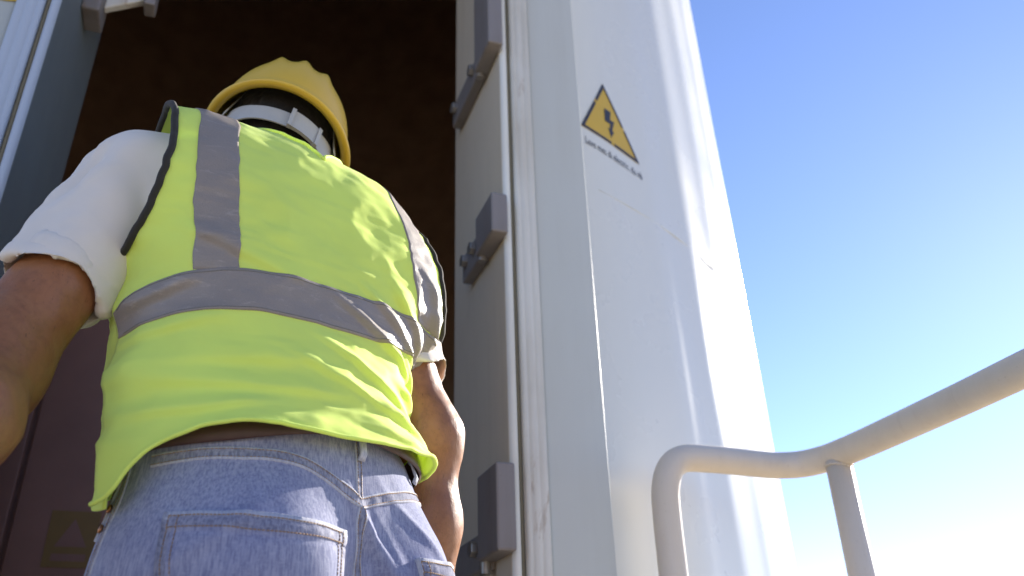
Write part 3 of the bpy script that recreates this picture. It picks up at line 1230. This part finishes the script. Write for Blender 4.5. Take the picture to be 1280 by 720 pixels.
def pocket(s0, s1, z0, name='back_pocket'):
    """patch pocket: five sided panel lifted off the seat with folded hem and double stitching"""
    ns, nz = 40, 44
    z1 = z0 - .160
    V, F, fm = [], [], []
    A, B = np.meshgrid(np.linspace(0, 1, ns), np.linspace(0, 1, nz), indexing='ij')
    s = s0 + (s1 - s0) * A
    tip = .026 * (1 - np.abs(2 * A - 1))
    s = s + (s0 + s1 - 2 * s) * .10 * B
    z = z0 - (z0 - z1 - .026 + tip) * B - .004 * (1 - A) * (s0 > 0) - .003 * A * (s0 < 0)
    edge = np.minimum(np.minimum(A, 1 - A) * (abs(s1 - s0) * .17), np.minimum(B, 1 - B) * .16)
    lift = .0030 + .0012 * np.exp(-(edge / .0018) ** 2) - .001 * np.exp(-((edge - .0042) / .0014) ** 2)
    hem = (B * .16 < .017)
    lift = lift + .0012 * hem - .0012 * np.exp(-((B * .16 - .0175) / .0016) ** 2)
    lift = lift + .0007 * np.sin(A * 95 + 2 * np.sin(A * 21)) * (B * .16 > .004) * (B * .16 < .0145)
    P, g = jeans_pt(s, z, 0.0)
    top = P + g * lift[..., None]
    bot = P - g * .001
    V = list((top - ROOT).reshape(-1, 3))
    F = grid_faces(ns, nz)
    for f_ in F:
        a = f_[0]
        i, j = a // nz, a % nz
        b_ = (j + .5) / (nz - 1) * .16
        e_ = edge[i:i + 2, j:j + 2].mean()
        fm.append(0 if e_ < .0022 or abs(b_ - .0185) < .0016 else (1 if (b_ < .015 or e_ < .011) else 3))
    # skirt down to the cloth
    rim = [(i, 0) for i in range(ns)] + [(ns - 1, j) for j in range(1, nz)] + [(i, nz - 1) for i in range(ns - 2, -1, -1)] + [(0, j) for j in range(nz - 2, 0, -1)]
    o_ = len(V)
    V += [bot[i, j] - ROOT for i, j in rim]
    for k in range(len(rim)):
        k2 = (k + 1) % len(rim)
        F.append((rim[k][0] * nz + rim[k][1], o_ + k, o_ + k2, rim[k2][0] * nz + rim[k2][1]))
        fm.append(0)
    # thread lines: outer edge, inner edge, hem
    def stitch(aa, bb):
        Pq = np.array([[np.interp(0, [0], [0])] * 3])
        aa, bb = np.asarray(aa, float), np.asarray(bb, float)
        n_ = 140
        tt = np.linspace(0, 1, n_)
        xx = np.interp(tt, np.linspace(0, 1, len(aa)), aa)
        yy = np.interp(tt, np.linspace(0, 1, len(bb)), bb)
        i_, j_ = xx * (ns - 1), yy * (nz - 1)
        i0, j0 = np.clip(i_.astype(int), 0, ns - 2), np.clip(j_.astype(int), 0, nz - 2)
        fi, fj = (i_ - i0)[:, None], (j_ - j0)[:, None]
        Q = (top[i0, j0] * (1 - fi) * (1 - fj) + top[i0 + 1, j0] * fi * (1 - fj) + top[i0, j0 + 1] * (1 - fi) * fj + top[i0 + 1, j0 + 1] * fi * fj)
        G_ = g[i0, j0]
        Q = Q + G_ * .0004
        ln_ = np.concatenate([[0], np.cumsum(np.linalg.norm(np.diff(Q, axis=0), axis=1))])
        k = 0.0
        nonlocal V, F, fm
        while k + .0028 < ln_[-1]:
            pp = [np.array([np.interp(x, ln_, Q[:, c]) for c in range(3)]) for x in (k, k + .0014, k + .0028)]
            v_, f_ = tube_geo(pp, .00046, 5)
            o2 = len(V)
            V += list(np.array(v_) - ROOT)
            F += [tuple(o2 + a for a in ff) for ff in f_]
            fm += [2] * len(f_)
            k += .0037
    ea, eb = .004 / (abs(s1 - s0) * .17), .004 / .16
    wa = .0125 / (abs(s1 - s0) * .17)
    for e1 in (ea, wa):
        stitch([e1, e1], [eb * .8, 1 - eb * 2])
        stitch([1 - e1, 1 - e1], [eb * .8, 1 - eb * 2])
        stitch([e1, .5, 1 - e1], [1 - e1 * .6 - .02, 1 - e1 * .6 - .02, 1 - e1 * .6 - .02])
    stitch([ea, 1 - ea], [eb * .8, eb * .8])
    stitch([ea, 1 - ea], [.0155 / .16, .0155 / .16])
    return mesh_obj(name, V, F, None, jeans, mats=[M['denim_edge'], M['denim_pucker'], M['thread'], M['denim']], fmat=fm)


pocket(-1.22, -.20, .945)
pocket(.42, 1.30, .930)
# belt loop, front pocket with rivets
for s_, z0 in ((0.0, 1.036), (.95, 1.040)):
    P, g = jeans_pt(np.array([s_ - .035, s_ + .035]), np.array([z0, z0]), .0)
    V = []
    for zz, h in ((z0 + .008, .006), (z0 + .004, .010), (z0 - .012, .010), (z0 - .018, .005)):
        P, g = jeans_pt(np.linspace(s_ - .036, s_ + .036, 5), np.full(5, min(zz, 1.044)), 0.0)
        P[:, 2] = zz
        V += list(P + g * h - ROOT)
    o = mesh_obj('belt_loop', V, grid_faces(4, 5), M['denim_edge'], jeans)
    md = o.modifiers.new('solid', 'SOLIDIFY')
    md.thickness = .003
strip('front_pocket_seam', [-1.80, -1.74, -1.66], [.935, .97, 1.0], .011, None, jeans, lift=.002)
for s_, z_ in ((-1.69, .962), (-1.72, .944)):
    P, g = jeans_pt(np.array([s_]), np.array([z_]), .002)
    bm = bmesh.new()
    q = Vector(g[0]).to_track_quat('Z', 'Y').to_matrix().to_4x4()
    q.translation = Vector(P[0] - ROOT)
    bmesh.ops.create_uvsphere(bm, u_segments=10, v_segments=6, radius=.0045, matrix=q @ Matrix.Diagonal((1, 1, .45, 1)))
    bm_obj('rivet', bm, M['copper'], jeans, smooth=True)
# belt
ss = np.linspace(-pi, pi, 121)[:-1]
V = []
for zz, off in ((1.010, .003), (1.0115, .0062), (1.025, .0068), (1.038, .0060), (1.0395, .002)):
    P, g = jeans_pt(ss, np.full_like(ss, zz), off)
    P[:, 2] = zz - .10 * ((P - C0) @ FP) + .019 * sstep(-.16, -.01, (P - C0) @ RP)
    V += list(P - ROOT)
mesh_obj('belt', V, grid_faces(5, 120, True), M['leather'], person)

# ---- t-shirt: trunk and two loose short sleeves with open cuffs
CUFL = SHL + (ELL_ - SHL) * .64
CUFR = SHR + (ELR - SHR) * .60
dL = (ELL_ - SHL) / np.linalg.norm(ELL_ - SHL)
dR = (ELR - SHR) / np.linalg.norm(ELR - SHR)
shirt_pr = torso[:3] + torso[5:] + [Cone(SHL, CUFL + dL * .05, .052, .052, .010), Cone(SHR, CUFR + dR * .05, .058, .062, .04)]


def shirt_cut(P, G):
    for c, d, r, sh in ((CUFL, dL, .0505, SHL), (CUFR, dR, .059, SHR)):
        tt = (P - c) @ d
        wob = .004 * np.sin((P[..., 0] + P[..., 1]) * 60)
        near = np.linalg.norm(P - (c + d * .02), axis=-1) < .16
        G = np.where(near, np.maximum(G, tt + wob), G)
        rad = np.linalg.norm((P - c) - tt[..., None] * d, axis=-1)
        hole = np.maximum(rad - r, -(tt + .035))
        G = np.where(near, np.maximum(G, -hole), G)
    G = np.maximum(G, 1.02 - P[..., 2])
    # neck opening
    nk = np.linalg.norm((P - NB) - ((P - NB) @ UC)[..., None] * UC, axis=-1)
    G = np.maximum(G, -np.maximum(nk - .062, -((P - NB) @ UC - .010)))
    return np.maximum(G, (P - NB) @ UC - .034)


def shirt_post(V, F, N):
    dl = .0016 * fbm(V, 22, 3)
    for sh, el, d, dirn in ((SHL, ELL_, dL, -1), (SHR, ELR, dR, 1)):
        t = (V - sh) @ d
        rad = V - sh - t[:, None] * d
        r = np.linalg.norm(rad, axis=1)
        on = np.exp(-np.maximum(r - .075, 0) / .01) * sstep(-.05, .01, t)
        # folds: run down the sleeve from the armpit, spreading
        a = np.arctan2(rad @ UP, rad @ (-FC))
        dl += on * (.0045 * np.sin(a * 3.1 + t * 14 + 1.2) * sstep(-.02, .08, t) + .003 * np.sin(a * 7 - t * 38) * sstep(.2, .02, t) + .003 * fbm(V, 16, 2, 4.0))
        # stitched cuff hem
        dl += on * -.0012 * np.exp(-((t - (np.linalg.norm(el - sh) * (.64 if dirn < 0 else .60) - .019)) / .0022) ** 2)
    return V + N * dl[:, None]


sd_object('t_shirt', shirt_pr, (-.34, -.52, 1.0), (.42, -.02, 1.56), .0048, M['shirt'], person, grow=.007, cut=shirt_cut, post=shirt_post)


# ---- reflective vest -------------------------------------------------------------------------
drape_pr = torso[:6] + torso[6:] + [Cone(SHL, SHL + (ELL_ - SHL) * .12, .056, .054, .05), Cone(SHR, SHR + (ELR - SHR) * .08, .054, .052, .05)]
ZQ = 1.285           # height where the cloth starts to turn over the shoulder


def vaxis(z):
    t = np.clip((z - C0[2]) / (ZQ - C0[2]), 0, 1)[..., None]
    c = C0 * (1 - t) + np.array([C1[0], C1[1], ZQ]) * t
    a = np.radians(-33 + 8 * t[..., 0])
    f = np.stack([np.sin(a), np.cos(a), 0 * a], -1)
    r = np.stack([np.cos(a), -np.sin(a), 0 * a], -1)
    c[..., 2] = np.minimum(z, ZQ)
    return c, f, r


def curve(pts, width):
    """smooth function through a small table of (x, y)"""
    x, y = np.array(pts, float).T
    g = np.linspace(x[0], x[-1], 600)
    v = np.interp(g, x, y)
    n = max(1, int(width / (g[1] - g[0])))
    for _ in range(3):
        p = np.concatenate([np.full(n, v[0]), v, np.full(n, v[-1])])
        c = np.cumsum(np.concatenate([[0], p]))
        k = 2 * n + 1
        v = (c[k:] - c[:-k]) / k
    return lambda q: np.interp(q, g, v)


hem_line = curve([(-1.571, .955), (-1.48, .962), (-1.39, .985), (-1.24, 1.009), (-1.01, 1.026), (-.80, 1.031), (-.54, 1.032), (-.11, 1.033), (.42, 1.043), (.92, 1.048), (1.571, 1.044)], .035)
band_top = curve([(-1.571, 1.166), (-1.376, 1.182), (-1.206, 1.194), (-.988, 1.203), (-.746, 1.212), (-.394, 1.215), (.212, 1.222), (.818, 1.231), (1.571, 1.238)], .06)
band_low = curve([(-1.571, 1.139), (-1.243, 1.148), (-.964, 1.156), (-.636, 1.163), (-.2, 1.168), (.382, 1.174), (1.0, 1.188), (1.571, 1.196)], .06)


def hem_back(phi):
    return hem_line(phi)


def hem_front(phi):
    return np.where(phi < 0, hem_line(-1.571), hem_line(1.571)) + .05 * np.where(phi < 0, 1, 0) * (1 - np.abs(np.sin(phi)) ** 6)


FOLDS = [  # (s0, z0, s1, z1, width, height): drag lines on the back, s measured round the body in metres
    (-.02, 1.215, .19, 1.150, .0055, .0065), (.03, 1.245, .20, 1.165, .006, .0055), (.06, 1.275, .21, 1.185, .007, .006), (.09, 1.315, .21, 1.220, .008, .006),
    (-.05, 1.155, .16, 1.095, .0055, .0055), (-.09, 1.125, .13, 1.070, .006, .0048), (.02, 1.100, .21, 1.060, .007, .0055), (-.23, 1.075, .00, 1.088, .008, .0055),
    (-.26, 1.040, -.10, 1.062, .006, .005), (-.26, 1.130, -.14, 1.155, .009, .006), (-.25, 1.165, -.16, 1.200, .009, .006), (-.02, 1.062, .24, 1.050, .008, .005),
    (.10, 1.135, .24, 1.125, .008, .007), (.13, 1.185, .25, 1.120, .007, .007), (-.16, 1.25, -.06, 1.215, .008, .004), (.16, 1.255, .24, 1.175, .007, .006),
    (-.20, 1.10, -.02, 1.128, .010, .0045), (.15, 1.085, .25, 1.075, .006, .006),
]


def vest_pt(phi, q, off=0.0, normal=False):
    phi, q = np.broadcast_arrays(np.asarray(phi, float), np.asarray(q, float))
    hb, hf = hem_back(phi), hem_front(phi)
    z = np.where(q < 1, hb + (ZQ - hb) * q, np.where(q > 2, ZQ - (ZQ - hf) * (q - 2), ZQ))
    th = np.clip(q - 1, 0, 1) * pi
    w = sstep(.80, 1.14, q) * sstep(2.20, 1.86, q)
    wd_ = sstep(.88, 1.36, q) * sstep(2.12, 1.64, q)
    c, f, r = vaxis(z)
    side = np.sin(phi)
    ex = np.where(side < 0, .014 + .020 * np.exp(-((q - 1.02) / .14) ** 2), .016 + .0 * q) * sstep(1.62, 1.45, q)
    O = c + (w * (.185 * side + ex * np.sign(side) * np.abs(side) ** 9))[..., None] * r
    lat = (1 - wd_) * side
    rad = np.sqrt(np.maximum(1 - lat * lat, 0))
    D = lat[..., None] * r - (rad * np.cos(th))[..., None] * f + (rad * np.sin(th))[..., None] * UP
    base = .012 + .006 * np.exp(-(q / .16) ** 2) + np.where(q < 1, .006 * np.clip(1 - q, 0, 1) ** 1.3, 0)
    base = base + .014 * sstep(.7, 1.57, -phi) * np.exp(-((q - .30) / .22) ** 2) - .008 * sstep(.9, 1.5, phi) * np.exp(-((q - .65) / .25) ** 2) + .002 * sstep(.55, 1.57, -phi) * sstep(2.15, 2.85, q)
    t = np.full(phi.shape, .42)
    for _ in range(44):
        P = O + D * t[..., None]
        t = np.maximum(t - .7 * (sdf(drape_pr, P, .09) - base), .02)
    P = O + D * t[..., None]
    e = 2e-4

    def grad(P):
        g = np.stack([sdf(drape_pr, P + np.eye(3)[k] * e, .09) - sdf(drape_pr, P - np.eye(3)[k] * e, .09) for k in range(3)], -1)
        return g / (np.linalg.norm(g, axis=-1)[..., None] + 1e-9)
    g = grad(P)
    for _ in range(3):
        P = P - g * np.clip(sdf(drape_pr, P, .09) - base, -.02, .02)[..., None]
    # folds
    d = .0024 * fbm(P * np.array([1, 1, 1.7]), 11, 2) + .0010 * fbm(P * np.array([1, 1, 2.0]), 30, 2, 3.0)
    d = d - .0042 * np.abs(vnoise(P * np.array([1, 1, 1.5]), 12, 5.0)) - .0016 * np.abs(vnoise(P * np.array([1, 1, 2.4]), 26, 9.0)) + .0012
    s = phi * .165
    bk = (q < 1.6)
    for (s0, z0, s1, z1, wd, am) in FOLDS:
        ex, ez = s1 - s0, z1 - z0
        L = sqrt(ex * ex + ez * ez)
        a = ((s - s0) * ex + (P[..., 2] - z0) * ez) / L
        b = (-(s - s0) * ez + (P[..., 2] - z0) * ex) / L + .006 * np.sin(a / L * 3.0)
        env = sstep(-.02, .35 * L, a) * sstep(L + .02, .65 * L, a)
        # steep on the lower side, soft above, like a real drag line
        d = d + 1.15 * am * env * bk * np.where(b > 0, np.exp(-(b / (wd * 1.7)) ** 2), np.exp(-(b / (wd * .6)) ** 2))
    # soft ripple along the hem
    d = d + .002 * np.exp(-np.clip(q, 0, 3) / .10) * np.sin(phi * 7.0 + .8)
    d = d + np.where(q < 1.4, .005 * np.exp(-((phi + 1.45) / .22) ** 2) * np.sin(P[..., 2] * 75 + 1.0), 0)
    P = P + g * d[..., None]
    if np.ndim(off) or off != 0:
        P = P + g * (np.asarray(off, float)[..., None] if np.ndim(off) else off)
    return P


# outer limit of the cloth: side seam, then round the arm hole, over the shoulder and down again
_front = [(1.42, 1.22), (1.50, 1.10), (1.62, .98), (1.95, .92), (2.10, 1.15), (2.17, 1.44), (2.20, 1.5708), (3.0, 1.5708)]
_arm = {-1: curve([(0, 1.5708), (.78, 1.5708), (.81, 1.5708), (.834, 1.38), (.853, 1.29), (.906, 1.15), (.978, 1.02), (1.05, .905), (1.109, .868), (1.175, .952), (1.234, 1.073),
                   (1.286, 1.19), (1.346, 1.27)] + _front, .010),
        1: curve([(0, 1.5708), (.76, 1.5708), (.79, 1.5708), (.82, 1.38), (.90, 1.08), (.98, .95), (1.09, .88), (1.16, .95), (1.22, 1.06), (1.30, 1.18), (1.346, 1.22)] + _front, .010)}


def arm_edge(q, sg):
    return np.minimum(_arm[sg](q), pi / 2)


def neck_edge(q):
    nb_ = sstep(1.28, 1.46, q)
    fr = sstep(2.35, 1.55, q)
    return .40 * np.minimum(nb_, 1) * np.where(q > 1.5, fr, 1.0)


def vest_grid(u0, u1, q0, q1, nu, nq, sgn, off=0.0):
    q = np.linspace(q0, q1, nq)
    U = np.linspace(u0, u1, nu)
    A = neck_edge(q)
    B = arm_edge(q, sgn)
    phi = A[None] + (B - A)[None] * U[:, None]
    return vest_pt(sgn * phi, np.broadcast_to(q, phi.shape), off)


V, F, o_ = [], [], 0
NU, NQ = 64, 330
for sg in (-1, 1):
    P = vest_grid(0, 1, 0, 3, NU, NQ, sg)
    V += list((P - ROOT).reshape(-1, 3))
    f_ = grid_faces(NU, NQ, off=o_)
    if sg > 0:
        f_ = [a[::-1] for a in f_]
    F += f_
    o_ += NU * NQ
vest = mesh_obj('safety_vest', V, F, M['vest'], person)
bm = bmesh.new()
bm.from_mesh(vest.data)
bmesh.ops.remove_doubles(bm, verts=bm.verts, dist=.0009)
bmesh.ops.recalc_face_normals(bm, faces=bm.faces)
bm.to_mesh(vest.data)
bm.free()
md = vest.modifiers.new('thickness', 'SOLIDIFY')
md.thickness = .0022
md.offset = -1.0


def patch(name, phi, q, mat, lift=.0016):
    """a piece sewn on the vest: grid of (phi, q) lifted off the cloth with its rim tucked under"""
    n1, n2 = phi.shape
    off = np.full(phi.shape, lift)
    off[0] = off[-1] = -.001
    off[:, 0] = off[:, -1] = -.001
    P = vest_pt(phi, q, off)
    o = mesh_obj(name, (P - ROOT).reshape(-1, 3), grid_faces(n1, n2), mat, vest)
    return o


def tucked(a, b, n):
    t = np.linspace(0, 1, n)
    return a + (b - a) * np.concatenate([[0, .004], t[1:-1] * .996 + .002, [.996, 1]]) if False else a + (b - a) * np.concatenate([[0.0], np.linspace(0.006, .994, n), [1.0]])


# waist band (back, side to side) and the two straps over the shoulders
SZ0, SZ1 = 1.150, 1.202


def zq(phi, z):
    hb = hem_back(phi)
    return (z - hb) / (ZQ - hb)


ph = tucked(-1.565, 1.565, 150)
uu = tucked(0, 1, 18)
PH, UU = np.meshgrid(ph, uu, indexing='ij')
ZL, ZT = band_low(PH), band_top(PH)
patch('reflective_band', PH, zq(PH, ZL + (ZT - ZL) * UU), M['stripe'])
_fl = [(1.5, .93), (1.75, .88), (2.6, .83)]
_fi = [(1.5, .60), (1.75, .55), (2.6, .50)]
_sa = {-1: (curve([(.60, 1.02), (.656, 1.012), (.709, 1.0), (.761, .988), (.814, .964), (.86, .91), (.919, .83), (.965, .77), (1.031, .709), (1.083, .685), (1.136, .721), (1.195, .818),
                   (1.26, .92), (1.332, .98), (1.40, .97)] + _fl, .008),
            curve([(.60, .75), (.742, .746), (.781, .735), (.834, .715), (.893, .624), (.952, .539), (1.004, .491), (1.057, .467), (1.103, .479), (1.162, .515), (1.214, .576), (1.267, .618),
                   (1.365, .612)] + _fi, .008)),
       1: (curve([(.74, 1.24), (.775, 1.20), (.82, 1.15), (.86, 1.06), (.945, .92), (1.017, .83), (1.07, .78), (1.136, .79), (1.168, .80), (1.221, .87), (1.30, .95), (1.36, .95)] + _fl, .008),
           curve([(.74, .90), (.775, .879), (.82, .83), (.86, .746), (.945, .612), (1.017, .527), (1.07, .488), (1.136, .505), (1.168, .515), (1.221, .552), (1.30, .60), (1.36, .61)] + _fi, .008))}
for sg in (-1, 1):
    qq = tucked(.68 if sg < 0 else .78, 2.6, 190)
    cc = tucked(0, 1, 20)
    QQ, CC = np.meshgrid(qq, cc, indexing='ij')
    A_, B_ = _sa[sg][1](QQ), np.minimum(_sa[sg][0](QQ), arm_edge(QQ, sg) - .03)
    PHI = sg * (A_ + (B_ - A_) * CC)
    patch('reflective_strap', PHI, QQ, M['stripe'], .0012)
for row in (.07, .93):
    pb_ = np.linspace(-1.5, 1.5, 200)
    tube('tape_stitching', vest_pt(pb_, zq(pb_, band_low(pb_) + (band_top(pb_) - band_low(pb_)) * row), .0017) - ROOT, .0005, M['tape_thread'], vest, 6)
# bound edges: arm holes, neck and hem
qv = np.linspace(.795, 2.19, 300)
for sg in (-1, 1):
    P = vest_pt(sg * (arm_edge(qv, sg) - .004), qv, .001)
    tube('piping', P - ROOT, .0042, M['piping'], vest, 10)
qv = np.linspace(1.29, 2.34, 120)
pts = [vest_pt(-neck_edge(qv[::-1]), qv[::-1], .001), vest_pt(neck_edge(qv), qv, .001)]
tube('neck_binding', np.concatenate(pts) - ROOT, .0026, M['vest'], vest, 8)
pb = np.linspace(-1.565, 1.565, 160)
tube('hem', vest_pt(pb, 0 * pb + .004, .0004) - ROOT, .0024, M['vest'], vest, 8)

# ---- hard hat --------------------------------------------------------------------------------
HO = np.array([.030, -.190, 1.572])          # centre of the rim


def hp(x, y, z):
    return HO + np.multiply.outer(x, RHt) + np.multiply.outer(y, FHt) + np.multiply.outer(z, UH) - ROOT


HA, HB, HH = .103, .136, .126
na, nl = 96, 30
V, F = [], []


def shell_pt(a, l, ins=0.0):
    """a: angle round the head (0 = right, 90 = brow), l: 0 rim .. 1 crown"""
    e = l * pi / 2
    cs, sn = np.cos(e) ** .80, np.sin(e) ** .92
    x = (HA - ins) * cs * np.cos(a)
    y = (HB - ins) * cs * np.sin(a)
    z = (HH - ins) * sn
    # crown ridges running front to back, with shallow valleys between
    rg = 0
    for c in (-.036, 0, .036):
        rg = rg + np.exp(-((x - c) / .0085) ** 2)
    z = z + (0 if ins else 1) * .0105 * rg * sstep(.18, .50, l)
    return x, y, z


aa = np.linspace(0, 2 * pi, na, endpoint=False)
rows = []
brim = np.maximum(np.sin(aa), 0) ** 2
# underside lip -> outer lip -> shell -> crown
for (o_, dz) in ((-.0035, -.004), (.004, -.0055), (.0095, -.0045), (.0110, -.0015), (.0095, .0015), (.0035, .004)):
    ex = 1 + (o_ + .040 * brim * (o_ > 0)) / HB
    rows.append((HA * np.cos(aa) * (1 + o_ / HA), HB * np.sin(aa) * ex, dz - .012 * brim * (o_ > 0) + 0 * aa))
for l in np.linspace(.05, 1, nl):
    rows.append(shell_pt(aa, np.full(na, l)))
for l in np.linspace(1, .03, nl)[1:]:
    rows.append(shell_pt(aa, np.full(na, l), .0035))
V = np.concatenate([hp(*r_) for r_ in rows])
hat = mesh_obj('hard_hat', V, grid_faces(len(rows), na, True) + [((len(rows) - 1) * na + j, (len(rows) - 1) * na + (j + 1) % na, (j + 1) % na, j) for j in range(na)], M['helmet'], person)
bm = bmesh.new()
bm.from_mesh(hat.data)
bmesh.ops.remove_doubles(bm, verts=bm.verts, dist=.0004)
bmesh.ops.recalc_face_normals(bm, faces=bm.faces)
bm.to_mesh(hat.data)
bm.free()


def band(name, a0, a1, zc, hw, rx, ry, mat, n=60, th=.0022, sag=0.0, wave=0.0):
    an = np.linspace(a0, a1, n)
    V = []
    for du, dr in ((-1, 0), (-1, th), (1, th), (1, 0)):
        z = zc + du * hw + sag * np.maximum(-np.sin(an), 0) ** 2 + wave * np.sin(an * 5)
        V.append(hp((rx + dr) * np.cos(an), (ry + dr) * np.sin(an), z))
    V = np.concatenate(V)
    F = []
    for k in range(4):
        for j in range(n - 1):
            F.append((k * n + j, k * n + j + 1, ((k + 1) % 4) * n + j + 1, ((k + 1) % 4) * n + j))
    F += [(0, n, 2 * n, 3 * n), (n - 1, 4 * n - 1, 3 * n - 1, 2 * n - 1)]
    return mesh_obj(name, V, F, mat, hat, smooth=False)


band('headband', 0, 2 * pi, -.012, .012, .0845, .108, M['strap'], 90, sag=-.022)
band('nape_strap', -2.55, -.60, -.031, .0130, .0865, .1105, M['strap'], 60, sag=-.004, wave=.0012)
band('adjuster', -1.42, -.98, -.0345, .0150, .0885, .1125, M['strap'], 20, th=.006)
for a_ in (-1.44, -.96):
    band('adjuster_end', a_ - .03, a_ + .03, -.0345, .0165, .0885, .1125, M['strap'], 4, th=.0085)
for a_ in (-.42, -2.72, .42, 2.72):
    V = []
    e_ = np.linspace(0, 1, 9)
    for da in (-.07, .07):
        V.append(hp(.094 * np.cos(a_ + da) * (1 - .25 * e_), .121 * np.sin(a_ + da) * (1 - .25 * e_), -.012 + .095 * e_))
    o = mesh_obj('cradle_strap', np.concatenate(V), grid_faces(2, 9), M['strap'], hat)
    md = o.modifiers.new('solid', 'SOLIDIFY')
    md.thickness = .002
